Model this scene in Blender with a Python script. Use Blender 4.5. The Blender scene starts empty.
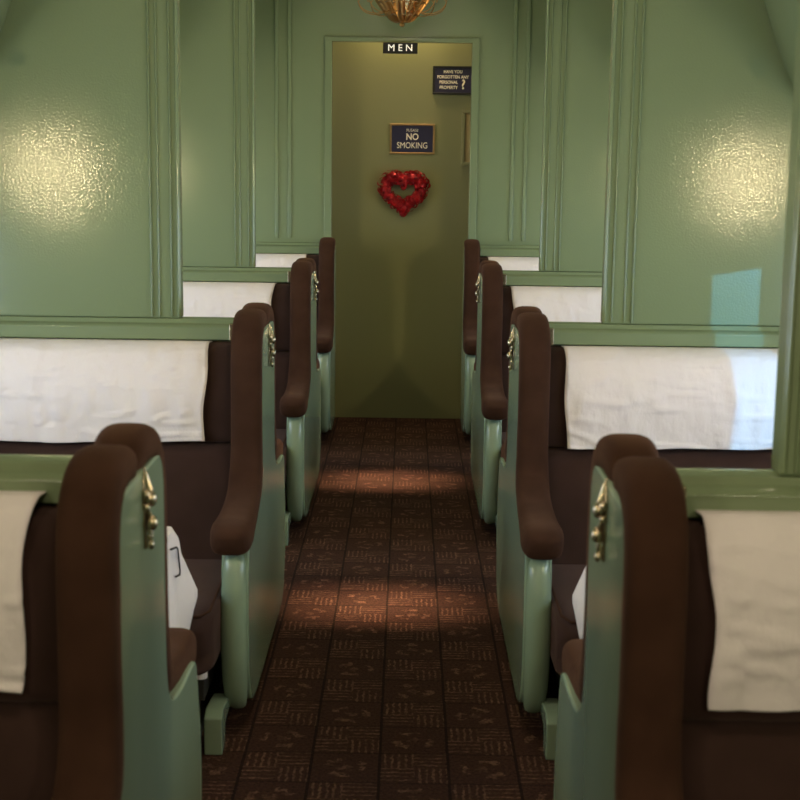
import bpy, bmesh, math, random
from mathutils import Vector, Matrix, noise
random.seed(7)
SC = bpy.context.scene
COL = SC.collection
R = math.radians
# ------------------------------------------------------------------ camera
CAMX = 0.038
F = 1400.0
PITCH, YAW, ROLL = 9.64, 0.21, 0.75
cd = bpy.data.cameras.new('camera')
cd.sensor_width = 36; cd.lens = F / 800 * 36
cd.clip_start = 0.05
cam = bpy.data.objects.new('camera', cd); COL.objects.link(cam)
cam.matrix_world = Matrix.Translation((CAMX, 0, 1.36)) @ Matrix.Rotation(R(YAW), 4, 'Z') @ \
    Matrix.Rotation(R(90 - PITCH), 4, 'X') @ Matrix.Rotation(R(ROLL), 4, 'Z')
cd.dof.use_dof = True; cd.dof.focus_distance = 5.2; cd.dof.aperture_fstop = 9.0
SC.camera = cam
# ------------------------------------------------------------------ world, daylight, exposure
w = bpy.data.worlds.new('world'); SC.world = w; w.use_nodes = True
w.node_tree.nodes['Background'].inputs[0].default_value = (0.55, 0.7, 1.0, 1)
w.node_tree.nodes['Background'].inputs[1].default_value = 0.35
SC.view_settings.view_transform = 'Standard'; SC.view_settings.look = 'None'
SC.view_settings.exposure = 0.40; SC.view_settings.gamma = 1.0
SC.view_settings.use_curve_mapping = False

YP = [0.12, 1.905, 3.685, 5.48]         # partition planes; the first stands behind the camera
YB = 7.20                             # bulkhead with the doorway
YM = 7.43                             # wall seen through the doorway
WX = 1.42                             # inner face of the side walls
DAY = 11.0; LAMP = 11.0

def area(name, loc, rot, sx, sy, power, color, spread=180):
    l = bpy.data.lights.new(name, 'AREA'); l.shape = 'RECTANGLE'; l.size = sx; l.size_y = sy
    l.energy = power; l.color = color; l.spread = R(spread)
    o = bpy.data.objects.new(name, l); COL.objects.link(o)
    o.location = loc; o.rotation_euler = rot
    return o
WIN = [YP[1] + .74, YP[2] + .74, YP[3] + .74]   # window centres, one pair of panes per section
for yy in WIN:
    for s in (-1, 1):
        area('window_daylight', (s * (WX + 0.16), yy, 0.95), (0, R(90) * s, 0), 0.5, 1.2, DAY, (0.72, 0.85, 1.0))
sun = bpy.data.lights.new('sun', 'SUN'); sun.energy = 1.7; sun.color = (0.12, 0.55, 1.0); sun.angle = R(0.4)
suno = bpy.data.objects.new('sun', sun); COL.objects.link(suno)
suno.rotation_euler = Vector((-.36, 1, -.06)).to_track_quat('-Z', 'Y').to_euler()

# ------------------------------------------------------------------ materials
def mat(name, color, rough=0.5, metal=0.0, **kw):
    m = bpy.data.materials.new(name); m.use_nodes = True
    b = m.node_tree.nodes['Principled BSDF']
    b.inputs['Base Color'].default_value = (*color, 1)
    b.inputs['Roughness'].default_value = rough
    b.inputs['Metallic'].default_value = metal
    for k, v in kw.items():
        b.inputs[k].default_value = v
    return m
def nodes(m):
    return m.node_tree.nodes, m.node_tree.links, m.node_tree.nodes['Principled BSDF']
def add_bump(m, layers, dist=0.01):
    """layers: list of (scale tuple, noise scale, detail, strength)"""
    N, L, b = nodes(m)
    tc = N.new('ShaderNodeTexCoord'); prev = None
    for (sc, ns, det, st) in layers:
        mp = N.new('ShaderNodeMapping'); mp.inputs['Scale'].default_value = sc
        L.new(tc.outputs['Object'], mp.inputs['Vector'])
        t = N.new('ShaderNodeTexNoise'); t.inputs['Scale'].default_value = ns; t.inputs['Detail'].default_value = det
        L.new(mp.outputs[0], t.inputs['Vector'])
        bp = N.new('ShaderNodeBump'); bp.inputs['Strength'].default_value = st; bp.inputs['Distance'].default_value = dist
        L.new(t.outputs[0], bp.inputs['Height'])
        if prev: L.new(prev.outputs[0], bp.inputs['Normal'])
        prev = bp
    L.new(prev.outputs[0], b.inputs['Normal'])
def vary(m, c1, c2, scale, detail=3, sc=(1, 1, 1)):
    N, L, b = nodes(m)
    tc = N.new('ShaderNodeTexCoord')
    mp = N.new('ShaderNodeMapping'); mp.inputs['Scale'].default_value = sc
    L.new(tc.outputs['Object'], mp.inputs['Vector'])
    t = N.new('ShaderNodeTexNoise'); t.inputs['Scale'].default_value = scale; t.inputs['Detail'].default_value = detail
    L.new(mp.outputs[0], t.inputs['Vector'])
    r = N.new('ShaderNodeValToRGB')
    r.color_ramp.elements[0].position = 0.3; r.color_ramp.elements[0].color = (*c1, 1)
    r.color_ramp.elements[1].position = 0.7; r.color_ramp.elements[1].color = (*c2, 1)
    L.new(t.outputs[0], r.inputs[0]); L.new(r.outputs[0], b.inputs['Base Color'])

GREEN = (0.213, 0.277, 0.164)
M = {}
M['paint'] = mat('glossy green paint', GREEN, 0.15)
vary(M['paint'], (0.205, 0.268, 0.158), (0.222, 0.286, 0.170), 2.2)
add_bump(M['paint'], [((1, 1, 1), 185, 1, 0.06), ((1, 1, 1), 20, 1, 0.004)], 0.01)
M['trim'] = mat('green trim paint', GREEN, 0.16)
add_bump(M['trim'], [((1, 1, 1), 120, 1, 0.02)], 0.01)
M['metal_green'] = mat('pale green enamelled metal', (0.17, 0.27, 0.175), 0.18)
vary(M['metal_green'], (0.22, 0.30, 0.215), (0.25, 0.335, 0.24), 5, 3, (1, 1, 0.25))
M['olive'] = mat('olive wall paint', (0.222, 0.222, 0.108), 0.32)
add_bump(M['olive'], [((1, 1, 1), 50, 2, 0.05)], 0.01)
M['ceiling'] = mat('cream ceiling paint', (0.5, 0.47, 0.33), 0.6)
M['velvet'] = mat('brown mohair plush', (0.075, 0.034, 0.021), 0.95, **{'Sheen Weight': 0.12, 'Sheen Roughness': 0.4, 'Specular IOR Level': 0.1})
M['velvet'].node_tree.nodes['Principled BSDF'].inputs['Sheen Tint'].default_value = (0.75, 0.42, 0.28, 1)
vary(M['velvet'], (0.042, 0.0195, 0.0125), (0.060, 0.0285, 0.0185), 14, 4)
add_bump(M['velvet'], [((1, 1, 1), 600, 2, 0.35), ((1, 1, 1), 16, 3, 0.2)], 0.004)
M['plush_back'] = mat('dark brown seat cloth', (0.04, 0.021, 0.017), 0.9, **{'Sheen Weight': 0.2, 'Specular IOR Level': 0.15})
M['plush_back'].node_tree.nodes['Principled BSDF'].inputs['Sheen Tint'].default_value = (0.6, 0.4, 0.35, 1)
vary(M['plush_back'], (0.035, 0.018, 0.0145), (0.046, 0.024, 0.020), 12, 4)
add_bump(M['plush_back'], [((1, 1, 1), 500, 2, 0.3), ((1, 1, 1), 12, 3, 0.2)], 0.004)
M['linen'] = mat('white linen', (0.86, 0.80, 0.83), 0.85, **{'Specular IOR Level': 0.2, 'Sheen Weight': 0.1})
add_bump(M['linen'], [((1, 1, 0.55), 17, 4, 0.8), ((1, 1, 1), 420, 2, 0.15)], 0.012)
M['brass'] = mat('worn nickel and brass', (0.50, 0.42, 0.30), 0.27, 1.0)
M['gold'] = mat('lacquered brass', (0.50, 0.27, 0.09), 0.42, 1.0)
M['old_brass'] = mat('dull brass', (0.36, 0.24, 0.12), 0.42, 1.0)
M['dark'] = mat('dark iron', (0.02, 0.018, 0.015), 0.6)
M['wood'] = mat('table wood', (0.09, 0.045, 0.02), 0.4)
M['navy'] = mat('navy enamel', (0.018, 0.016, 0.055), 0.3)
M['black'] = mat('black sign face', (0.012, 0.012, 0.012), 0.4)
M['cream'] = mat('cream lettering', (0.9, 0.82, 0.68), 0.5)
M['red'] = mat('red foil ribbon', (0.62, 0.012, 0.018), 0.26, 0.35)
vary(M['red'], (0.16, 0.002, 0.006), (0.75, 0.03, 0.035), 45, 3)
M['thread'] = mat('dark embroidery', (0.03, 0.025, 0.03), 0.8)
M['paper'] = mat('aged paper', (0.42, 0.34, 0.17), 0.7)
def emis(name, color, strength):
    m = mat(name, color, 0.5)
    b = m.node_tree.nodes['Principled BSDF']
    b.inputs['Emission Color'].default_value = (*color, 1); b.inputs['Emission Strength'].default_value = strength
    return m
M['lit'] = emis('backlit letters', (1.0, 0.93, 0.78), .55)
WARM = (1.0, 0.78, 0.46)
M['bulb'] = emis('warm frosted bulb', WARM, 14)
def glass():
    m = bpy.data.materials.new('window glass'); m.use_nodes = True
    N, L = m.node_tree.nodes, m.node_tree.links; N.clear()
    o = N.new('ShaderNodeOutputMaterial'); mx = N.new('ShaderNodeMixShader'); t = N.new('ShaderNodeBsdfTransparent')
    g = N.new('ShaderNodeBsdfGlossy'); g.inputs['Roughness'].default_value = 0.03
    mx.inputs[0].default_value = 0.06
    L.new(t.outputs[0], mx.inputs[1]); L.new(g.outputs[0], mx.inputs[2]); L.new(mx.outputs[0], o.inputs[0])
    return m
M['glass'] = glass()

def carpet():
    m = mat('patterned brown carpet', (0.05, 0.025, 0.015), 0.95, **{'Specular IOR Level': 0.1})
    N, L, b = nodes(m)
    def mth(op, a, c=None, d=None, clamp=False):
        n = N.new('ShaderNodeMath'); n.operation = op; n.use_clamp = clamp
        for i, v in enumerate((a, c, d)):
            if v is None: continue
            if isinstance(v, (int, float)): n.inputs[i].default_value = v
            else: L.new(v, n.inputs[i])
        return n.outputs[0]
    geo = N.new('ShaderNodeNewGeometry')
    nz = N.new('ShaderNodeTexNoise'); nz.inputs['Scale'].default_value = 60; nz.inputs['Detail'].default_value = 3
    L.new(geo.outputs['Position'], nz.inputs['Vector'])
    n3 = N.new('ShaderNodeTexNoise'); n3.inputs['Scale'].default_value = 130; n3.inputs['Detail'].default_value = 4; n3.inputs['Roughness'].default_value = 0.75
    L.new(geo.outputs['Position'], n3.inputs['Vector'])
    sep = N.new('ShaderNodeSeparateXYZ'); L.new(geo.outputs['Position'], sep.inputs[0])
    W = 0.157
    u = mth('DIVIDE', mth('ADD', sep.outputs[0], 0.009 + 20 * W), W)
    v = mth('DIVIDE', mth('ADD', sep.outputs[1], -3.08 + 60 * W), W)
    fu = mth('FRACT', u); fv = mth('FRACT', v)
    cu = mth('FLOOR', u); cv = mth('FLOOR', v)
    par = mth('MODULO', mth('ADD', cu, cv), 2.0)           # 0 / 1 checkerboard
    # basket weave: 2x2 sub cells with stripes
    su = mth('GREATER_THAN', fu, 0.5); sv = mth('GREATER_THAN', fv, 0.5)
    sp = mth('MODULO', mth('ADD', su, sv), 2.0)
    jit = mth('MULTIPLY', mth('SUBTRACT', nz.outputs[0], 0.5), 0.9)
    st_u = mth('FRACT', mth('ADD', mth('MULTIPLY', fu, 10), jit)); st_v = mth('FRACT', mth('ADD', mth('MULTIPLY', fv, 8), jit))
    a1 = mth('MULTIPLY', mth('GREATER_THAN', st_u, 0.66), sp)
    a2 = mth('MULTIPLY', mth('GREATER_THAN', st_v, 0.7), mth('SUBTRACT', 1.0, sp))
    basket = mth('ADD', a1, a2)
    # swirl: broken ring plus leaf noise
    dx = mth('SUBTRACT', fu, 0.5); dy = mth('SUBTRACT', fv, 0.5)
    wob = mth('MULTIPLY', mth('SUBTRACT', nz.outputs[0], 0.5), 0.35)
    r = mth('ADD', mth('SQRT', mth('ADD', mth('MULTIPLY', dx, dx), mth('MULTIPLY', dy, dy))), wob)
    ring = mth('LESS_THAN', mth('ABSOLUTE', mth('SUBTRACT', r, 0.27)), 0.045)
    ang = mth('SINE', mth('ADD', mth('MULTIPLY', mth('ARCTAN2', dy, dx), 3.0), mth('MULTIPLY', cu, 1.7)))
    ring = mth('MULTIPLY', ring, mth('GREATER_THAN', ang, -0.1))
    dot = mth('MULTIPLY', mth('LESS_THAN', r, 0.09), 0.6)
    swirl = mth('ADD', ring, dot)
    pat = mth('ADD', mth('MULTIPLY', basket, par), mth('MULTIPLY', swirl, mth('SUBTRACT', 1.0, par)))
    n2 = N.new('ShaderNodeTexNoise'); n2.inputs['Scale'].default_value = 38; n2.inputs['Detail'].default_value = 2
    L.new(geo.outputs['Position'], n2.inputs['Vector'])
    gate = mth('MULTIPLY', mth('MULTIPLY', mth('SUBTRACT', n2.outputs[0], 0.30), 3.4, clamp=True), mth('MULTIPLY', mth('SUBTRACT', n3.outputs[0], 0.32), 4.0, clamp=True))
    pat = mth('MULTIPLY', pat, gate)
    # tile joints
    eu = mth('MINIMUM', fu, mth('SUBTRACT', 1.0, fu)); ev = mth('MINIMUM', fv, mth('SUBTRACT', 1.0, fv))
    ln = mth('MAXIMUM', mth('LESS_THAN', eu, 0.022), mth('MULTIPLY', mth('LESS_THAN', ev, 0.025), 0.6))
    base = N.new('ShaderNodeMix'); base.data_type = 'RGBA'
    base.inputs[6].default_value = (0.014, 0.007, 0.005, 1); base.inputs[7].default_value = (0.078, 0.036, 0.024, 1)
    L.new(mth('MULTIPLY', mth('SUBTRACT', n3.outputs[0], 0.3), 2.2, clamp=True), base.inputs[0])
    m1 = N.new('ShaderNodeMix'); m1.data_type = 'RGBA'; m1.inputs[7].default_value = (0.19, 0.105, 0.066, 1)
    L.new(mth('MULTIPLY', pat, 0.75), m1.inputs[0]); L.new(base.outputs[2], m1.inputs[6])
    m2 = N.new('ShaderNodeMix'); m2.data_type = 'RGBA'; m2.inputs[7].default_value = (0.010, 0.005, 0.004, 1)
    L.new(mth('MULTIPLY', ln, 0.85), m2.inputs[0]); L.new(m1.outputs[2], m2.inputs[6])
    L.new(m2.outputs[2], b.inputs['Base Color'])
    bp = N.new('ShaderNodeBump'); bp.inputs['Strength'].default_value = 0.6; bp.inputs['Distance'].default_value = 0.004
    L.new(n3.outputs[0], bp.inputs['Height']); L.new(bp.outputs[0], b.inputs['Normal'])
    return m
M['carpet'] = carpet()

# ------------------------------------------------------------------ helpers
def obj(name, bm, m, parent=None, smooth=False, bevel=0, loc=None, label=None):
    bmesh.ops.recalc_face_normals(bm, faces=bm.faces)
    me = bpy.data.meshes.new(name); bm.to_mesh(me); bm.free()
    me.materials.append(M[m] if isinstance(m, str) else m)
    if smooth:
        for p in me.polygons: p.use_smooth = True
    o = bpy.data.objects.new(name, me); COL.objects.link(o)
    if parent: o.parent = parent
    if loc: o.location = loc
    if bevel:
        b = o.modifiers.new('bevel', 'BEVEL'); b.width = bevel; b.segments = 3; b.limit_method = 'ANGLE'; b.angle_limit = R(35)
        for p in me.polygons: p.use_smooth = True
        wn = o.modifiers.new('wn', 'WEIGHTED_NORMAL'); wn.keep_sharp = True
    if label: o['label'] = label
    return o
def tag(o, label, cat, group=None):
    o['label'] = label; o['category'] = cat
    if group: o['group'] = group
    return o
def thing(name, label, cat, loc=(0, 0, 0), group=None):
    o = bpy.data.objects.new(name, None); COL.objects.link(o); o.location = loc
    o.empty_display_size = 0.1
    return tag(o, label, cat, group)
def struct(name, bm, m, **k):
    o = obj(name, bm, m, **k)
    if not k.get('parent'): o['kind'] = 'structure'
    return o
def box(bm, x0, x1, y0, y1, z0, z1):
    if x0 > x1: x0, x1 = x1, x0
    v = [bm.verts.new((x, y, z)) for x in (x0, x1) for y in (y0, y1) for z in (z0, z1)]
    for f in ((0, 1, 3, 2), (4, 6, 7, 5), (0, 4, 5, 1), (2, 3, 7, 6), (0, 2, 6, 4), (1, 5, 7, 3)):
        bm.faces.new([v[i] for i in f])
    return bm
def B(*a):
    return box(bmesh.new(), *a)
def prism_x(pts, x0, x1, bm=None):
    """closed (y,z) outline extruded along x"""
    bm = bm or bmesh.new()
    a = [bm.verts.new((x0, y, z)) for y, z in pts]; b = [bm.verts.new((x1, y, z)) for y, z in pts]
    n = len(pts)
    bm.faces.new(a); bm.faces.new(b[::-1])
    for i in range(n): bm.faces.new((a[i], a[(i + 1) % n], b[(i + 1) % n], b[i]))
    return bm
def prism_y(pts, y0, y1, bm=None):
    bm = bm or bmesh.new()
    a = [bm.verts.new((x, y0, z)) for x, z in pts]; b = [bm.verts.new((x, y1, z)) for x, z in pts]
    n = len(pts)
    bm.faces.new(a); bm.faces.new(b[::-1])
    for i in range(n): bm.faces.new((a[i], a[(i + 1) % n], b[(i + 1) % n], b[i]))
    return bm
def catmull(P, n=8):
    out = []
    for i in range(len(P) - 1):
        p0 = P[max(i - 1, 0)]; p1 = P[i]; p2 = P[i + 1]; p3 = P[min(i + 2, len(P) - 1)]
        for k in range(n):
            t = k / n
            out.append(tuple(0.5 * (2 * b + (c - a) * t + (2 * a - 5 * b + 4 * c - d) * t * t + (3 * b - a - 3 * c + d) * t ** 3)
                             for a, b, c, d in zip(p0, p1, p2, p3)))
    out.append(tuple(P[-1])); return out
def tube(bm, pts, rad, seg=10):
    """round tube along 3d points; rad a number or list"""
    n = len(pts); pts = [Vector(p) for p in pts]; rings = []
    up = Vector((0, 0, 1))
    for i, p in enumerate(pts):
        t = (pts[min(i + 1, n - 1)] - pts[max(i - 1, 0)]).normalized()
        a = t.cross(up)
        if a.length < 1e-3: a = t.cross(Vector((1, 0, 0)))
        a.normalize(); b = t.cross(a)
        r = rad[i] if isinstance(rad, (list, tuple)) else rad
        rings.append([bm.verts.new(p + (a * math.cos(q) + b * math.sin(q)) * r) for q in [2 * math.pi * k / seg for k in range(seg)]])
    for i in range(n - 1):
        for k in range(seg):
            bm.faces.new((rings[i][k], rings[i][(k + 1) % seg], rings[i + 1][(k + 1) % seg], rings[i + 1][k]))
    bm.faces.new(rings[0][::-1]); bm.faces.new(rings[-1])
    return bm
def lathe(bm, prof, c=(0, 0, 0), axis='Z', seg=20):
    rings = []
    for r, h in prof:
        ring = []
        for k in range(seg):
            q = 2 * math.pi * k / seg
            x, y = max(r, 1e-4) * math.cos(q), max(r, 1e-4) * math.sin(q)
            v = {'Z': (x, y, h), 'X': (h, x, y), 'Y': (x, h, y)}[axis]
            ring.append(bm.verts.new(Vector(v) + Vector(c)))
        rings.append(ring)
    for i in range(len(rings) - 1):
        for k in range(seg):
            bm.faces.new((rings[i][k], rings[i][(k + 1) % seg], rings[i + 1][(k + 1) % seg], rings[i + 1][k]))
    bm.faces.new(rings[0][::-1]); bm.faces.new(rings[-1])
    return bm
def pad(path, xc, seg=28, pw=3.2):
    """path of (y, z, half width in x, half thickness, x shift) swept with a superellipse section"""
    bm = bmesh.new(); n = len(path); rings = []
    for i, (y, z, a, b, xs) in enumerate(path):
        q = path[min(i + 1, n - 1)]; p = path[max(i - 1, 0)]
        t = Vector((0, q[0] - p[0], q[1] - p[1])).normalized()
        nrm = Vector((0, -t.z, t.y)); ring = []
        for k in range(seg):
            th = 2 * math.pi * k / seg
            c, s_ = math.cos(th), math.sin(th)
            cx = math.copysign(abs(c) ** (2 / pw), c) * a; cn = math.copysign(abs(s_) ** (2 / pw), s_) * b
            ring.append(bm.verts.new(Vector((xc + xs + cx, y, z)) + nrm * cn))
        rings.append(ring)
    for i in range(n - 1):
        for k in range(seg):
            bm.faces.new((rings[i][k], rings[i][(k + 1) % seg], rings[i + 1][(k + 1) % seg], rings[i + 1][k]))
    bm.faces.new(rings[0][::-1]); bm.faces.new(rings[-1])
    return bm
def copy_tree(o, parent=None):
    c = o.copy(); COL.objects.link(c)
    if parent: c.parent = parent
    for ch in list(o.children): copy_tree(ch, c)
    return c

# ------------------------------------------------------------------ structure
ZC = 2.42
struct('floor', B(-WX - .05, WX + .05, -1.7, YM + .1, -0.05, 0.0), 'carpet')
struct('ceiling', B(-WX - .05, WX + .05, -1.7, YM + .1, ZC, ZC + .06), 'ceiling')
struct('wall_back', B(-WX - .05, WX + .05, -1.76, -1.7, 0, ZC), 'paint')
WZ0, WZ1 = 0.70, 1.20
for s, nm in ((-1, 'left'), (1, 'right')):
    bm = bmesh.new(); ys = [-1.7]
    for yy in WIN: ys += [yy - .70, yy + .65]
    ys.append(YM + .1)
    x0, x1 = s * WX, s * (WX + .03)
    box(bm, x0, x1, -1.7, YM + .1, 0, WZ0); box(bm, x0, x1, -1.7, YM + .1, WZ1, ZC)
    for i in range(0, len(ys), 2): box(bm, x0, x1, ys[i], ys[i + 1], WZ0, WZ1)
    struct('wall_' + nm, bm, 'paint')
n = 0
for yy in WIN:
    for s in (-1, 1):
        n += 1
        wo = bpy.data.objects.new('window_%d' % n, None); COL.objects.link(wo); wo['kind'] = 'structure'; wo.location = (s * WX, yy, 0)
        bm = bmesh.new()
        for (a, b_, c, d) in ((-.70, .65, WZ0, WZ0 + .02), (-.70, .65, WZ1 - .02, WZ1), (-.70, -.68, WZ0 + .02, WZ1 - .02), (.62, .65, WZ0 + .02, WZ1 - .02), (-.26, -.14, WZ0 + .02, WZ1 - .02)):
            box(bm, s * .002, s * .028, a, b_, c, d)
        obj('window_frame', bm, 'trim', wo)
        for a, b_ in ((-.68, -.26), (-.14, .62)): obj('pane', B(s * .014, s * .018, a, b_, WZ0 + .02, WZ1 - .02), 'glass', wo)

# bulkhead with the doorway
DX0, DX1, DZ = -0.363, 0.362, 1.952
bm = bmesh.new()
box(bm, -WX, DX0, YB, YB + .05, 0, ZC); box(bm, DX1, WX, YB, YB + .05, 0, ZC); box(bm, DX0, DX1, YB, YB + .05, DZ, ZC)
struct('wall_bulkhead', bm, 'paint')
bm = bmesh.new()
for x in (DX0, DX1):
    s = -1 if x < 0.1 else 1
    box(bm, x - s * .012, x + s * .025, YB - .012, YB - .0005, 0, DZ + .025)
    box(bm, x - s * .012, x - s * .004, YB - .002, YB + .052, 0, DZ)
box(bm, DX0 - .025, DX1 + .025, YB - .013, YB - .0005, DZ, DZ + .022)
struct('trim_1', bm, 'trim', bevel=.003)
bm = bmesh.new()
for s in (-1, 1):
    for x in (s * .565, s * .63):
        prism = [(x - .011, YB), (x - .007, YB - .010), (x + .007, YB - .010), (x + .011, YB)]
        a = [bm.verts.new((px, py - .0004, .97)) for px, py in prism]; b_ = [bm.verts.new((px, py - .0004, ZC - .02)) for px, py in prism]
        bm.faces.new(a); bm.faces.new(b_[::-1])
        for i in range(4): bm.faces.new((a[i], a[(i + 1) % 4], b_[(i + 1) % 4], b_[i]))
struct('trim_2', bm, 'trim', bevel=.002)
struct('wall_far', B(-WX, WX, YM, YM + .06, 0, ZC), 'olive')

# ------------------------------------------------------------------ benches
XF = 0.326            # aisle face of the end panel
def STR(y):
    return y if abs(y) < .2 else math.copysign(.2 + (abs(y) - .2) * 1.13, y)
def panel_outline(half=False):
    q = [(-.135, .93), (-.162, .905), (-.168, .86), (-.168, .66), (-.172, .585), (-.19, .535), (-.235, .505), (-.32, .492), (-.42, .488),
         (-.445, .46), (-.462, .38), (-.468, .28), (-.458, .16), (-.43, .085), (-.38, .05), (-.30, .038)]
    q = [(STR(y), z) for y, z in catmull(q, 4)]
    if half: return [(-.02, .93)] + q + [(-.02, .038)]
    return q + [(-y, z) for y, z in reversed(q)]
PADPATH = [(-.006, .900, .020, .010, 0), (-.016, .930, .034, .020, 0), (-.045, .950, .040, .027, 0), (-.105, .950, .041, .029, 0), (-.150, .925, .041, .030, 0),
           (-.172, .875, .041, .030, 0), (-.176, .80, .041, .030, 0), (-.177, .70, .041, .030, 0), (-.180, .62, .042, .030, 0),
           (-.200, .560, .044, .030, 0), (-.250, .522, .044, .027, 0), (-.33, .502, .046, .027, 0), (-.40, .494, .049, .030, 0),
           (-.450, .490, .052, .036, 0), (-.485, .486, .049, .037, 0), (-.503, .484, .040, .029, 0), (-.510, .482, .018, .014, 0)]
def arm_pad(s, flip):
    p = catmull(PADPATH, 4)
    def g(y): return min(1, max(0, (abs(y) - .2) / .06)) if flip < 0 else 0
    p = [(STR(y) * flip, z, (a - .0015) * (1 - .14 * g(y)), b, s * .010 * g(y)) for y, z, a, b, _ in p]
    return pad(p, s * (XF + .039))
def pilaster(s, flip):
    """long half round boss on the front edge of the end panel"""
    bm = bmesh.new(); rings = []
    P = [(-.450, .447, .004, .006), (-.456, .443, .017, .012), (-.464, .425, .026, .02), (-.476, .36, .0305, .026), (-.484, .27, .031, .030),
         (-.480, .18, .031, .029), (-.464, .11, .029, .026), (-.440, .062, .023, .02), (-.42, .045, .011, .01)]
    for y, z, a, b in catmull(P, 3):
        ring = []
        for k in range(16):
            th = 2 * math.pi * k / 16
            ring.append(bm.verts.new((s * (XF + .0325) + math.cos(th) * a, flip * (STR(y) + math.sin(th) * b), z)))
        rings.append(ring)
    for i in range(len(rings) - 1):
        for k in range(16): bm.faces.new((rings[i][k], rings[i][(k + 1) % 16], rings[i + 1][(k + 1) % 16], rings[i + 1][k]))
    bm.faces.new(rings[0][::-1]); bm.faces.new(rings[-1])
    return bm
def cushion(prof, x0, x1, bulge=0.012, nx=24):
    """closed (y,z) profile lofted along x with softened ends"""
    bm = bmesh.new(); rings = []
    cy = sum(p[0] for p in prof) / len(prof); cz = sum(p[1] for p in prof) / len(prof)
    xs = [0, .004, .012, .025, .05] + [.05 + .9 * i / nx for i in range(1, nx)] + [.95, .975, .988, .996, 1]
    for t in xs:
        e = min(t, 1 - t); sh = 1 - 0.12 * max(0, 1 - e / .03) ** 2
        rings.append([bm.verts.new((x0 + (x1 - x0) * t, cy + (y - cy) * sh, cz + (z - cz) * sh)) for y, z in prof])
    n = len(prof)
    for i in range(len(rings) - 1):
        for k in range(n): bm.faces.new((rings[i][k], rings[i][(k + 1) % n], rings[i + 1][(k + 1) % n], rings[i + 1][k]))
    bm.faces.new(rings[0][::-1]); bm.faces.new(rings[-1])
    return bm
XI, XO = 0.388, 1.395
UP = [(-.034, .884), (-.038, .888), (-.075, .886), (-.105, .866), (-.128, .825), (-.135, .765), (-.130, .685), (-.12, .641), (-.095, .633), (-.038, .633), (-.034, .637), (-.034, .70), (-.034, .82)]
LP = [(-.03, .626), (-.034, .630), (-.09, .630), (-.12, .622), (-.140, .60), (-.155, .54), (-.170, .44), (-.19, .36), (-.19, .30), (-.034, .30), (-.03, .304), (-.03, .40), (-.03, .56)]
ST = [(-.14, .336), (-.145, .340), (-.30, .348), (-.53, .350), (-.635, .343), (-.672, .325), (-.682, .30), (-.676, .24), (-.655, .215), (-.145, .215), (-.14, .219), (-.14, .27)]
def closed_smooth(P, n=3):
    m = len(P); out = []
    for i in range(m):
        p0, p1, p2, p3 = P[i - 1], P[i], P[(i + 1) % m], P[(i + 2) % m]
        for k in range(n):
            t = k / n
            out.append(tuple(0.5 * (2 * b + (c - a) * t + (2 * a - 5 * b + 4 * c - d) * t * t + (3 * b - a - 3 * c + d) * t ** 3)
                             for a, b, c, d in zip(p0, p1, p2, p3)))
    return out
def hook(s, parent):
    """small cast coat hook on the aisle face"""
    x = s * XF; d = -s * .7
    bm = bmesh.new()
    pl = [(-.003, .936), (.003, .936), (.005, .918), (.011, .905), (.013, .890), (.008, .874), (.008, .866), (.010, .857), (.006, .846), (.004, .834), (.005, .826), (.003, .819),
          (-.003, .819), (-.005, .826), (-.004, .834), (-.006, .846), (-.010, .857), (-.008, .866), (-.008, .874), (-.013, .890), (-.011, .905), (-.005, .918)]
    prism_x(pl, x + d * .0003, x + d * .005, bm)
    root = obj('coat_hook', bm, 'brass', parent, bevel=.0015)
    bm = bmesh.new()
    def ball(y, z, r, h, k=1.0):
        lathe(bm, [(r * math.sin(a), d * (h - r * k * math.cos(a))) for a in [math.pi * q / 8 for q in range(9)]], (x, y, z), 'X', 14)
    tube(bm, catmull([(x + d * .005, 0, .930), (x + d * .008, 0, .915), (x + d * .012, 0, .903)], 4), [.0025, .003, .0035, .004, .0045, .005, .0055, .006, .006], 10)
    ball(0, .892, .012, .015); ball(.011, .900, .007, .009); ball(-.011, .900, .007, .009); ball(.009, .881, .006, .009); ball(-.009, .881, .006, .009)
    tube(bm, [(x + d * .010, 0, .885), (x + d * .009, 0, .872), (x + d * .012, 0, .860)], .0045, 10)
    ball(0, .857, .0112, .017)
    tube(bm, catmull([(x + d * .010, 0, .852), (x + d * .013, 0, .842), (x + d * .010, 0, .832)], 4), .0042, 10)
    ball(0, .826, .0078, .013)
    obj('hook_arm', bm, 'brass', root, smooth=True)
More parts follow.
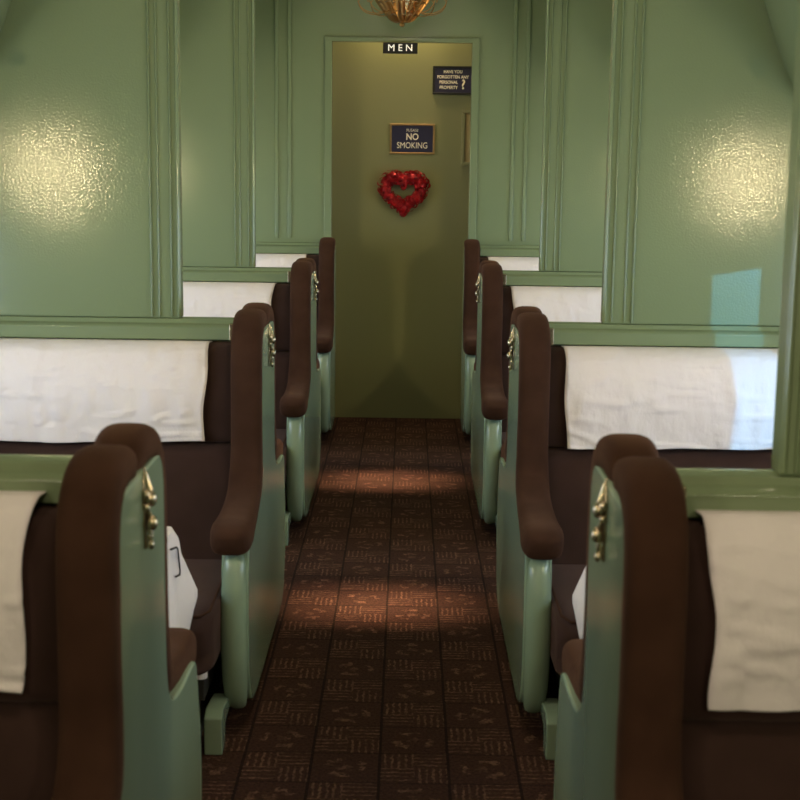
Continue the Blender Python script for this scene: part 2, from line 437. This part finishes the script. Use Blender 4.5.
def make_bench(s, double=True):
    t = thing('bench_seat', '', 'bench')
    o = panel_outline(not double)
    obj('end_panel', prism_x(o, s * XF, s * (XF + .065)), 'metal_green', t, bevel=.006)
    for fl in ((1, -1) if double else (1,)):
        obj('arm_pad', arm_pad(s, fl), 'velvet', t, smooth=True)
        obj('arm_pilaster', pilaster(s, fl), 'metal_green', t, smooth=True)
        f = (lambda P: [(y * fl, z) for y, z in P])
        obj('headrest_cushion', cushion(closed_smooth(f(UP)), s * XI, s * XO), 'plush_back', t, smooth=True)
        obj('lumbar_cushion', cushion(closed_smooth(f(LP)), s * XI, s * XO), 'plush_back', t, smooth=True)
        c = obj('seat_cushion', cushion(closed_smooth(f(ST)), s * XI, s * XO), 'plush_back', t, smooth=True)
        bm = bmesh.new()   # piping round the front top edge
        tube(bm, [(s * (XI + .012), fl * -.20, .349), (s * (XI + .010), fl * -.45, .356), (s * (XI + .012), fl * -.630, .349), (s * (XI + .03), fl * -.655, .343),
                  (s * (XI + .3), fl * -.657, .343), (s * (XO - .02), fl * -.657, .343)], .0035, 8)
        obj('piping', bm, 'velvet', c, smooth=True)
        bm = bmesh.new()
        box(bm, s * (XI + .03), s * XO, fl * -.60, fl * -.16, .12, .214); box(bm, s * (XI + .05), s * (XI + .13), fl * -.54, fl * -.46, 0, .12)
        box(bm, s * (XO - .13), s * (XO - .05), fl * -.54, fl * -.46, 0, .12)
        obj('seat_frame', bm, 'dark', t, bevel=.004)
        bm = bmesh.new()
        tube(bm, [(s * (XI + .035), fl * -.625, .213), (s * (XI + .035), fl * -.625, .188)], .016, 14)
        obj('metal_cap', bm, 'linen', t)
        bm = bmesh.new()
        prism_x([(fl * a, b) for a, b in ((-.47, .09), (-.60, .105), (-.632, .09), (-.630, 0), (-.575, 0), (-.565, .055), (-.47, .06))], s * (XF + (.048 if fl > 0 else .075)), s * (XF + (.090 if fl > 0 else .117)), bm)
        obj('foot', bm, 'metal_green', t, bevel=.004)
    bm = B(s * (XF + .066), s * XO, -.027 if double else -.028, .027 if double else -.002, .10, .90)
    obj('back_board', bm, 'metal_green', t)
    if double: hook(s, t)
    return t
WHERE = [None, 'nearest the camera', 'second from the camera', 'third from the camera']
side_name = {-1: 'left', 1: 'right'}
blabel = {
    (-1, 1): 'brown plush double bench with green end panel and brass hook, nearest left',
    (1, 1): 'brown plush double bench with green end panel and brass hook, nearest right',
    (-1, 2): 'second brown plush bench on the left of the aisle, armrest end in full view',
    (1, 2): 'second brown plush bench on the right, under the pale blue patch of light',
    (-1, 3): 'third brown plush bench from the camera on the left side of the aisle',
    (1, 3): 'third brown plush bench from the camera on the right side of the aisle',
    (-1, 4): 'farthest brown plush bench, left of the doorway against the bulkhead',
    (1, 4): 'farthest brown plush bench, right of the doorway against the bulkhead'}
for s in (-1, 1):
    proto = make_bench(s)
    for k in (1, 2, 3):
        o = proto if k == 1 else copy_tree(proto)
        o.location = (-.009 if (k, s) == (1, 1) else 0, YP[k] - (.03 if (k, s) == (1, 1) else 0), 0); tag(o, blabel[(s, k)], 'bench', 'brown plush benches along the aisle')
    o = make_bench(s, False); o.location = (0, YB - .001, 0)
    tag(o, blabel[(s, 4)], 'bench', 'brown plush benches along the aisle')

# ------------------------------------------------------------------ partitions
PX = 0.554
def make_partition(s):
    t = thing('partition', '', 'partition')
    obj('panel', B(s * PX, s * (WX - .001), -.022, .022, .948, ZC - .001), 'paint', t, bevel=.004)
    bm = bmesh.new()
    for fy in (-1, 1):
        def strip(a, b, h):
            pts = [(a, 0), (a + (b - a) * .15, h * .7), (a + (b - a) * .4, h), (a + (b - a) * .6, h), (a + (b - a) * .85, h * .7), (b, 0)]
            lo = [bm.verts.new((s * p, fy * (.0224 + q), .953)) for p, q in pts]; hi = [bm.verts.new((s * p, fy * (.0224 + q), ZC - .01)) for p, q in pts]
            bm.faces.new(lo); bm.faces.new(hi[::-1])
            for i in range(6): bm.faces.new((lo[i], lo[(i + 1) % 6], hi[(i + 1) % 6], hi[i]))
        strip(PX + .001, PX + .009, .007); strip(PX + .019, PX + .026, .006); strip(PX + .052, PX + .059, .005); strip(PX + .071, PX + .079, .007)
    obj('moulding', bm, 'trim', t, bevel=.0008)
    # ledge the panel stands on, running past its edge to the arm
    prof = [(-.030, .825), (-.030, .888), (-.036, .892), (-.048, .895), (-.050, .927), (-.044, .933), (-.030, .936), (-.026, .947), (0, .949)]
    prof = prof + [(-y, z) for y, z in reversed(prof[:-1])]
    r = obj('ledge', prism_x(prof, s * (XF + .085), s * (WX - .001)), 'trim', t, bevel=.002)
    bm = bmesh.new()
    for fy in (-1, 1):
        box(bm, s * (XF + .079), s * (XF + .098), fy * .030, fy * .054, .894, .938)
    obj('latch_plate', bm, 'brass', r, bevel=.002)
    bm = bmesh.new()
    for fy in (-1, 1):
        for x in (.62, .78, .94, 1.10, 1.26):
            lathe(bm, [(0, fy * -.0315), (.004, fy * -.0315), (.003, fy * -.034), (0, fy * -.0345)], (s * x, 0, .868), 'Y', 8)
    obj('screw_heads', bm, 'brass', r)
    return t
plabel = {
    (-1, 1): 'green panelled partition above the nearest left bench, mostly out of frame',
    (1, 1): 'green panelled partition at the right edge of the photo above the nearest right bench',
    (-1, 2): 'large glossy green partition with lamp glare above the second left bench',
    (1, 2): 'large glossy green partition with lamp glare and blue light patch, above the second right bench',
    (-1, 3): 'narrow visible green partition above the third left bench',
    (1, 3): 'narrow visible green partition above the third right bench'}
for s in (-1, 1):
    proto = make_partition(s)
    for k in (1, 2, 3):
        o = proto if k == 1 else copy_tree(proto)
        o.location = (-.009 if (k, s) == (1, 1) else 0, YP[k] - (.03 if (k, s) == (1, 1) else 0), 0); tag(o, plabel[(s, k)], 'partition', 'green partitions between sections')
    # ledge along the bulkhead above the last bench
    prof = [(0, .825), (-.024, .825), (-.026, .888), (-.044, .895), (-.046, .927), (-.038, .933), (-.020, .936), (-.018, .947), (0, .949)]
    o = struct('trim_%d' % (3 if s < 0 else 4), prism_x([(YB - .0004 + y, z) for y, z in prof], s * (XF + .085), s * (WX - .001)), 'trim', bevel=.002)

# upper berths folded against the walls
def make_berth(s, L):
    prof = [(1.36, 1.40), (1.22, 1.42), (1.13, 1.465), (1.065, 1.54), (1.01, 1.65), (.955, 1.80), (.89, 1.97), (.81, 2.17), (.74, 2.33), (.70, 2.41)]
    prof = catmull([(x - (.035 if s > 0 else 0), z) for x, z in prof], 4)
    out = [(s * x, z) for x, z in prof] + [(s * (WX - .002), 2.41), (s * (WX - .002), 1.40)]
    t = thing('upper_berth', '', 'berth')
    obj('berth_shell', prism_y(out, -L / 2, L / 2), 'paint', t, bevel=.003)
    for q in (.33 * L, -.33 * L):
        x, z = prof[14]
        obj('berth_latch', B(s * (x - .025), s * x, q - .03, q + .03, z - .05, z - .03), 'brass', t, bevel=.002)
    return t
for s in (-1, 1):
    for k in (1, 2, 3):
        y0 = YP[k] + .024; y1 = (YP[k + 1] - .024) if k < 3 else YB - .002
        o = make_berth(s, y1 - y0 - .004); o.location = (0, (y0 + y1) / 2, 0)
        tag(o, ['folded green upper berth in the top %s corner of the photo', 'folded green upper berth above the section between second and third %s benches',
                'folded green upper berth beside the bulkhead on the %s'][k - 1] % side_name[s], 'berth', 'folded upper berths')

# ------------------------------------------------------------------ antimacassars
def antimacassar(s, xa, xb, seed, drop=0.0):
    prof = catmull([(-.037, .8905), (-.055, .8915), (-.078, .8915), (-.108, .875), (-.128, .845), (-.141, .805), (-.1450, .76), (-.1420, .71), (-.137, .67), (-.134, .643 - drop)], 6)
    bm = bmesh.new(); nx = 90; g = []
    for j, (y, z) in enumerate(prof):
        row = []
        f = j / (len(prof) - 1)
        for i in range(nx + 1):
            t = i / nx; x = xa + (xb - xa) * t
            w1 = noise.noise(Vector((x * 9 + seed * 7, z * 5, seed))) * .007 + noise.noise(Vector((x * 26 + seed, z * 11 + x * 9, seed * 3))) * .005
            r1 = noise.noise(Vector((x * 5 + z * 9, z * 22, seed + 9)))
            w1 += .006 * max(0, .12 - abs(r1)) / .12 * min(1, f * 1.5)
            edge = .004 * math.sin(z * 30 + seed) + .004 * noise.noise(Vector((z * 9, seed, 3)))
            ex = edge * (1 - min(1, t * 8)) - edge * (1 - min(1, (1 - t) * 8))
            zz = z + noise.noise(Vector((x * 6, seed, 0))) * .005 * f ** 3 + .004 * math.sin(x * 7 + seed) * f ** 3
            row.append(bm.verts.new((s * (x + ex + (.012 * (f - .5) if t < .5 else 0)), y - .003 - abs(w1) * min(1, f * 5), zz)))
        g.append(row)
    for j in range(len(g) - 1):
        for i in range(nx): bm.faces.new((g[j][i], g[j][i + 1], g[j + 1][i + 1], g[j + 1][i]))
    o = obj('antimacassar', bm, 'linen', smooth=True)
    sd = o.modifiers.new('thick', 'SOLIDIFY'); sd.thickness = .0022; sd.offset = 0
    return o
alabel = {(-1, 1): 'white linen headrest cloth, nearest on the left, cut by the left edge of the photo',
          (1, 1): 'white linen headrest cloth, nearest on the right, cut by the right edge of the photo',
          (-1, 2): 'wide white linen headrest cloth on the second left bench',
          (1, 2): 'wide white linen headrest cloth on the second right bench, bluish at one end',
          (-1, 3): 'white linen headrest cloth on the third left bench', (1, 3): 'wrinkled white linen headrest cloth on the third right bench',
          (-1, 4): 'small strip of white headrest cloth on the farthest left bench', (1, 4): 'small strip of white headrest cloth on the farthest right bench'}
for k in (1, 2, 3, 4):
    for s in (-1, 1):
        xa = .474 if s < 0 else .448
        if k == 1: xa = .456 if s < 0 else .436
        o = antimacassar(s, xa, 1.33, k * 3.1 + s, 0.004 * (k == 2))
        o.location = (0, (YP[k] if k < 4 else YB - .001) - (.03 if (k, s) == (1, 1) else 0), .020 if (k, s) == (1, -1) else .014 if k == 1 else 0)
        tag(o, alabel[(s, k)], 'headrest cloth', 'white headrest cloths')

# ------------------------------------------------------------------ tables with cloths in the first section
def make_table(s):
    t = thing('folding_table', 'narrow table under a white cloth between the first and second %s benches' % side_name[s], 'table', (0, 2.68, 0))
    obj('tabletop', B(s * .46, s * (WX - .002), -.19, .19, .565, .59), 'wood', t, bevel=.004)
    for y in (-.06, .06):
        obj('leg', B(s * .62, s * .655, y - .015, y + .015, 0, .5645), 'wood', t, bevel=.003)
    bm = bmesh.new()
    # cloth: top grid then a skirt going out from the edge, with folds at the corners
    n = 40
    def edge(t):   # path round the aisle end: far side -> corner -> end -> corner -> near side
        P = [(1.40, .20), (.9, .20), (.62, .20), (.49, .198), (.452, .185), (.445, .15), (.445, 0), (.445, -.15), (.452, -.185), (.49, -.198), (.62, -.20), (.9, -.20), (1.40, -.20)]
        i = min(int(t * (len(P) - 1)), len(P) - 2); f = t * (len(P) - 1) - i
        return P[i][0] + (P[i + 1][0] - P[i][0]) * f, P[i][1] + (P[i + 1][1] - P[i][1]) * f
    C = (.9, 0); rows = []
    NP = 120
    for j in range(27):
        row = []
        for i in range(NP + 1):
            t = i / NP; x, y = edge(t)
            dx, dy = (x - .75), y; L = math.hypot(dx * .35 if x > .6 else dx, dy) or 1
            nx_, ny_ = (0, math.copysign(1, y)) if x > .56 else ((x - .60) / math.hypot(x - .60, y), y / math.hypot(x - .60, y))
            f = j / 26
            fold = (.5 + .5 * math.sin(t * 95 + 1.0)) * .016 * f + .010 * f
            cor = math.exp(-((abs(y) - .185) / .05) ** 2) * (1 if x < .56 else 0)
            pr = ((0, 0), (.12, .012), (.26, .014), (.66, .050), (.74, .046), (1.01, .012))
            q_ = [(a, b) for a, b in zip(pr, pr[1:]) if a[0] <= f < b[0]][0]
            fold += cor * (q_[0][1] + (q_[1][1] - q_[0][1]) * (f - q_[0][0]) / (q_[1][0] - q_[0][0]))
            z = .5935 - .215 * f - (.02 * cor * f) + .004 * math.sin(t * 40) * f
            if j == 0: z = .5945
            rr = .005 * (1 - (1 - min(1, f * 6)) ** 2)
            row.append(bm.verts.new((s * (x + nx_ * (fold + rr)), y + ny_ * (fold + rr) * (1 if x < .56 else .6), z)))
        rows.append(row)
    for j in range(26):
        for i in range(NP): bm.faces.new((rows[j][i], rows[j][i + 1], rows[j + 1][i + 1], rows[j + 1][i]))
    for i in range(NP // 2):
        a, b, c, d = rows[0][i], rows[0][i + 1], rows[0][NP - i - 1], rows[0][NP - i]
        fs = [a, b, c, d] if b is not c else [a, b, d]
        bm.faces.new(fs)
    o = obj('tablecloth', bm, 'linen', smooth=True, loc=(0, 2.68, 0))
    sd = o.modifiers.new('thick', 'SOLIDIFY'); sd.thickness = .002; sd.offset = 0
    tag(o, ('white tablecloth with a dark bracket stitched on its corner, beside the nearest left bench' if s < 0 else
            'white tablecloth corner peeking out beside the nearest right bench'), 'tablecloth', 'white tablecloths')
    return o
cl = {s: make_table(s) for s in (-1, 1)}
bm = bmesh.new()
tube(bm, [(-.4345, .075, .577), (-.4325, .132, .566), (-.4312, .1405, .560), (-.4272, .142, .512), (-.4272, .136, .505), (-.4295, .10, .512)], .0020, 6)
obj('embroidery', bm, 'thread', cl[-1], smooth=True)

# ------------------------------------------------------------------ section reading lamps (behind the partitions)
def make_lamp(s):
    t = thing('wall_lamp', '', 'lamp')
    bm = lathe(bmesh.new(), [(0, .0005), (.035, .0005), (.035, .006), (.02, .014), (0, .016)], (0, 0, 0), 'Y')
    tube(bm, catmull([(0, .014, 0), (0, .04, .0), (0, .055, .015), (0, .055, .035)], 4), .006)
    obj('bracket', bm, 'gold', t, smooth=True)
    bm = lathe(bmesh.new(), [(.012, .034), (.028, .045), (.036, .07), (.034, .095), (.02, .115), (0, .12)], (0, .055, -.02), 'Z')
    obj('glass_globe', bm, 'bulb', t, smooth=True)
    return t
proto = make_lamp(1); first = True
for s in (-1, 1):
    for k in (0, 1, 2, 3):
        if k == 0: continue
        o = proto if first else copy_tree(proto); first = False
        o.location = (s * 1.30, YP[k] + .0225, 1.25)
        tag(o, 'small brass wall lamp behind the %s %s partition' % (['', 'nearest', 'second', 'third'][k], side_name[s]), 'lamp', 'section wall lamps')
        l = bpy.data.lights.new('lamp_light', 'POINT'); l.energy = LAMP; l.color = WARM; l.shadow_soft_size = .035
        lo = bpy.data.objects.new('lamp_light', l); COL.objects.link(lo); lo.location = (s * 1.28, YP[k] + .15, 1.30)
# lamps of the section the camera stands in
for s in (-1, 1):
    l = bpy.data.lights.new('lamp_light', 'POINT'); l.energy = LAMP * 1.5; l.color = (1.0, .84, .62); l.shadow_soft_size = .06
    lo = bpy.data.objects.new('lamp_light', l); COL.objects.link(lo); lo.location = (s * 1.0, -.2, 1.45)
# aisle ceiling lamps
for y, p in ((-.6, 7), (1.0, 4), (2.8, 4), (4.6, 4), (6.3, 2.5)):
    area('ceiling_lamp_light', (0, y, ZC - .04), (0, 0, 0), .22, .22, p, (1.0, .80, .56))
# spill above the washroom passage
area('passage_light', (0.015, YB + .12, 2.3), (R(12), 0, 0), .3, .08, 4.2, (1.0, .74, .42))
# added narrow lights without fixtures, casting the warm bands across the carpet
for y in (4.2, 5.92):
    area('carpet_band_light', (-.04, y, ZC - .03), (0, 0, 0), .38, .03, 1.15, (1.0, .68, .42), 13)

# ------------------------------------------------------------------ signs on the far wall
def text_mesh(body, size, name, m, parent, loc, depth=.001, bold=.0, sx=1.0, align='CENTER'):
    cu = bpy.data.curves.new(name, 'FONT'); cu.body = body; cu.size = size; cu.extrude = depth; cu.align_x = align; cu.align_y = 'CENTER'
    cu.offset = bold; cu.space_line = 1.0
    tmp = bpy.data.objects.new(name, cu); COL.objects.link(tmp)
    dg = bpy.context.evaluated_depsgraph_get()
    me = bpy.data.meshes.new_from_object(tmp.evaluated_get(dg)); bpy.data.objects.remove(tmp)
    me.transform(Matrix.Rotation(R(90), 4, 'X') @ Matrix.Diagonal((sx, 1, 1, 1)))
    me.materials.clear(); me.materials.append(M[m])
    o = bpy.data.objects.new(name, me); COL.objects.link(o); o.parent = parent; o.location = loc
    return o
def sign(name, label, x, z, w_, h_, face, rim):
    t = thing(name, label, 'sign', (x, YM, z))
    bm = bmesh.new()
    e = .010
    for (a, b, c, d) in ((-w_/2, w_/2, -h_/2, -h_/2 + e), (-w_/2, w_/2, h_/2 - e, h_/2), (-w_/2, -w_/2 + e, -h_/2 + e, h_/2 - e), (w_/2 - e, w_/2, -h_/2 + e, h_/2 - e)):
        box(bm, a, b, -.014, -.0005, c, d)
    obj('rim', bm, rim, t, bevel=.002)
    obj('plate', B(-w_/2 + e, w_/2 - e, -.008, -.0005, -h_/2 + e, h_/2 - e), face, t)
    return t
def px(x, y, Y=YM):
    """helper: world point on the wall plane Y for a photo position (used once to lay out the wall)"""
    v = cam.matrix_world.to_3x3() @ Vector(((x - 400) / F, (400 - y) / F, -1)); c = cam.matrix_world.translation
    return c + v * ((Y - c.y) / v.y)
p0 = px(390, 123.5); p1 = px(434.5, 154.5)
t = sign('no_smoking_sign', 'navy PLEASE NO SMOKING plate in brass rim above the red heart wreath', (p0.x + p1.x) / 2, (p0.z + p1.z) / 2, p1.x - p0.x, p0.z - p1.z, 'navy', 'old_brass')
text_mesh('PLEASE', .020, 'lettering', 'cream', t, (0, -.009, .044))
text_mesh('NO', .046, 'lettering', 'cream', t, (0, -.009, .010), bold=.0008, sx=.9)
text_mesh('SMOKING', .044, 'lettering', 'cream', t, (0, -.009, -.034), sx=.82)
p0 = px(433, 66); p1 = px(475, 95)
t = sign('property_sign', 'dark HAVE YOU FORGOTTEN ANY PERSONAL PROPERTY ? plate beside the door frame', (p0.x + p1.x) / 2, (p0.z + p1.z) / 2, p1.x - p0.x, p0.z - p1.z, 'navy', 'black')
for i, (tx, xx) in enumerate((('HAVE YOU', 0.0), ('FORGOTTEN ANY', 0), ('PERSONAL', -.022), ('PROPERTY', -.022))):
    text_mesh(tx, .022, 'lettering', 'cream', t, (xx - .006, -.009, .043 - i * .0265), sx=.9, bold=.0004)
text_mesh('?', .068, 'lettering', 'cream', t, (.048, -.009, -.022), bold=.001)
# MEN sign hanging from the lintel
p0 = px(383, 42.5, YB - .02); p1 = px(417.5, 54, YB - .02)
t = thing('men_sign', 'small black lit MEN sign at the top of the doorway', 'sign', ((p0.x + p1.x) / 2, YB - .02, (p0.z + p1.z) / 2))
hw, hh = (p1.x - p0.x) / 2, (p0.z - p1.z) / 2
obj('sign_box', B(-hw, hw, -.012, .006, -hh, hh), 'black', t, bevel=.002)
text_mesh('M E N', .046, 'lettering', 'lit', t, (0, -.0128, 0), bold=0, sx=1.05)
# framed picture seen edge on beside the door
p0 = px(462, 110); p1 = px(500, 166)
t = thing('picture_frame', 'narrow visible gilt picture frame right of the heart, behind the door frame', 'picture', (p0.x, YM, (p0.z + p1.z) / 2))
h2 = (p0.z - p1.z) / 2; wd = .2
bm = bmesh.new()
for (a, b, c, d) in ((0, wd, -h2, -h2 + .018), (0, wd, h2 - .018, h2), (0, .018, -h2 + .018, h2 - .018), (wd - .018, wd, -h2 + .018, h2 - .018)):
    box(bm, a, b, -.02, -.0005, c, d)
obj('frame', bm, 'olive', t, bevel=.003)
obj('print', B(.018, wd - .018, -.010, -.0005, -h2 + .018, h2 - .018), 'paper', t)

# heart wreath of curled red ribbon
pc = px(403.5, 194)
t = thing('heart_wreath', 'red foil ribbon heart wreath hanging on the olive wall under the NO SMOKING plate', 'wreath', (pc.x, YM, pc.z))
def heart(a, k=1.0):
    a = (a + math.pi) % (2 * math.pi) - math.pi
    x = 16 * math.sin(a) ** 3; z = 13 * math.cos(a) - 5 * math.cos(2 * a) - 2 * math.cos(3 * a) - math.cos(4 * a) + 3.2 * math.exp(-(a / .45) ** 2) + 2.5 * math.exp(-((abs(a) - math.pi) / .5) ** 2)
    return x * k, (z + 2) * k
bm = bmesh.new()
K = .0062
pts = [(heart(2 * math.pi * i / 60, K)[0], -.03, heart(2 * math.pi * i / 60, K)[1]) for i in range(61)]
tube(bm, pts, .026, 10)
obj('wreath_core', bm, 'red', t, smooth=True)
bm = bmesh.new()
for i in range(330):
    a = 2 * math.pi * random.random(); x, z = heart(a, K)
    th = random.uniform(-.2, math.pi + .2)
    off = Vector((x, 0, z)).normalized() * math.cos(th) * .027 + Vector((0, -.03 - abs(math.sin(th)) * .024, 0))
    c = Vector((x, 0, z)) + off
    Rm = Matrix.Rotation(random.uniform(0, 6.28), 3, 'Y') @ Matrix.Rotation(random.uniform(-.8, .8), 3, 'X') @ Matrix.Rotation(random.uniform(0, 6.28), 3, 'Y')
    r = random.uniform(.010, .016); wdt = random.uniform(.005, .009); ring = []
    for q in range(9):
        an = q / 8 * 4.9
        for e in (-wdt, wdt):
            ring.append(bm.verts.new(c + Rm @ Vector((math.cos(an) * r * (1 + q * .03), e, math.sin(an) * r))))
    for q in range(8): bm.faces.new((ring[2 * q], ring[2 * q + 1], ring[2 * q + 3], ring[2 * q + 2]))
o = obj('ribbon_curls', bm, 'red', t, smooth=True)
sd = o.modifiers.new('thick', 'SOLIDIFY'); sd.thickness = .0008

# brass ceiling lamp in front of the bulkhead
LY = 6.95
pc = px(402, 27, LY)
t = thing('brass_ceiling_lamp', 'gilt openwork lamp hanging from the ceiling above the doorway', 'lamp', (pc.x, LY, pc.z))
bm = bmesh.new()
lathe(bm, [(0, 0), (.010, .004), (.014, .012), (.008, .022), (.022, .030), (.03, .034)], (0, 0, 0), 'Z')
tube(bm, [(0, 0, .03), (0, 0, ZC - pc.z)], .008)
obj('finial', bm, 'gold', t, smooth=True)
bm = bmesh.new()
for i in range(11):
    a = 2 * math.pi * i / 11 + .1 * math.sin(i * 5)
    P = catmull([(math.cos(a) * r, math.sin(a) * r, z) for r, z in ((.018, .02), (.045, .028), (.075, .06), (.115, .115), (.15, .17), (.16, .21))], 4)
    w2 = .024
    ta = Vector((-math.sin(a + .5), math.cos(a + .5), .12 * math.sin(i * 3))); v = []
    for q, p in enumerate(P):
        ww = w2 * (.5 + .9 * q / len(P))
        v.append((bm.verts.new(Vector(p) - ta * ww), bm.verts.new(Vector(p) + ta * ww)))
    for q in range(len(v) - 1): bm.faces.new((v[q][0], v[q][1], v[q + 1][1], v[q + 1][0]))
o = obj('gilt_leaves', bm, 'gold', t, smooth=True)
sd = o.modifiers.new('thick', 'SOLIDIFY'); sd.thickness = .0015
bm = bmesh.new()
for i in range(12):
    a = 2 * math.pi * (i + .5) / 12
    P = catmull([(math.cos(a) * r, math.sin(a) * r, z) for r, z in ((.05, .09), (.12, .06), (.19, .075), (.22, .12), (.19, .15), (.17, .12))], 4)
    tube(bm, P, .0022, 6)
obj('wire_scrolls', bm, 'gold', t, smooth=True)
bm = lathe(bmesh.new(), [(0, .15), (.02, .155), (.03, .17), (.02, .19), (0, .2)], (0, 0, 0), 'Z')
obj('bulb', bm, 'bulb', t, smooth=True)
for rr, zz in ((.070, .052), (.112, .108), (.152, .172)):
    bm = bmesh.new(); tube(bm, [(rr * math.cos(2 * math.pi * i / 32), rr * math.sin(2 * math.pi * i / 32), zz + .006 * math.sin(i * 1.9)) for i in range(33)], .0035, 6)
    obj('band', bm, 'old_brass', t, smooth=True)
bm = lathe(bmesh.new(), [(0, ZC - pc.z - .001), (.07, ZC - pc.z - .001), (.06, ZC - pc.z - .02), (.01, ZC - pc.z - .035)], (0, 0, 0), 'Z')
obj('ceiling_rose', bm, 'gold', t, smooth=True)
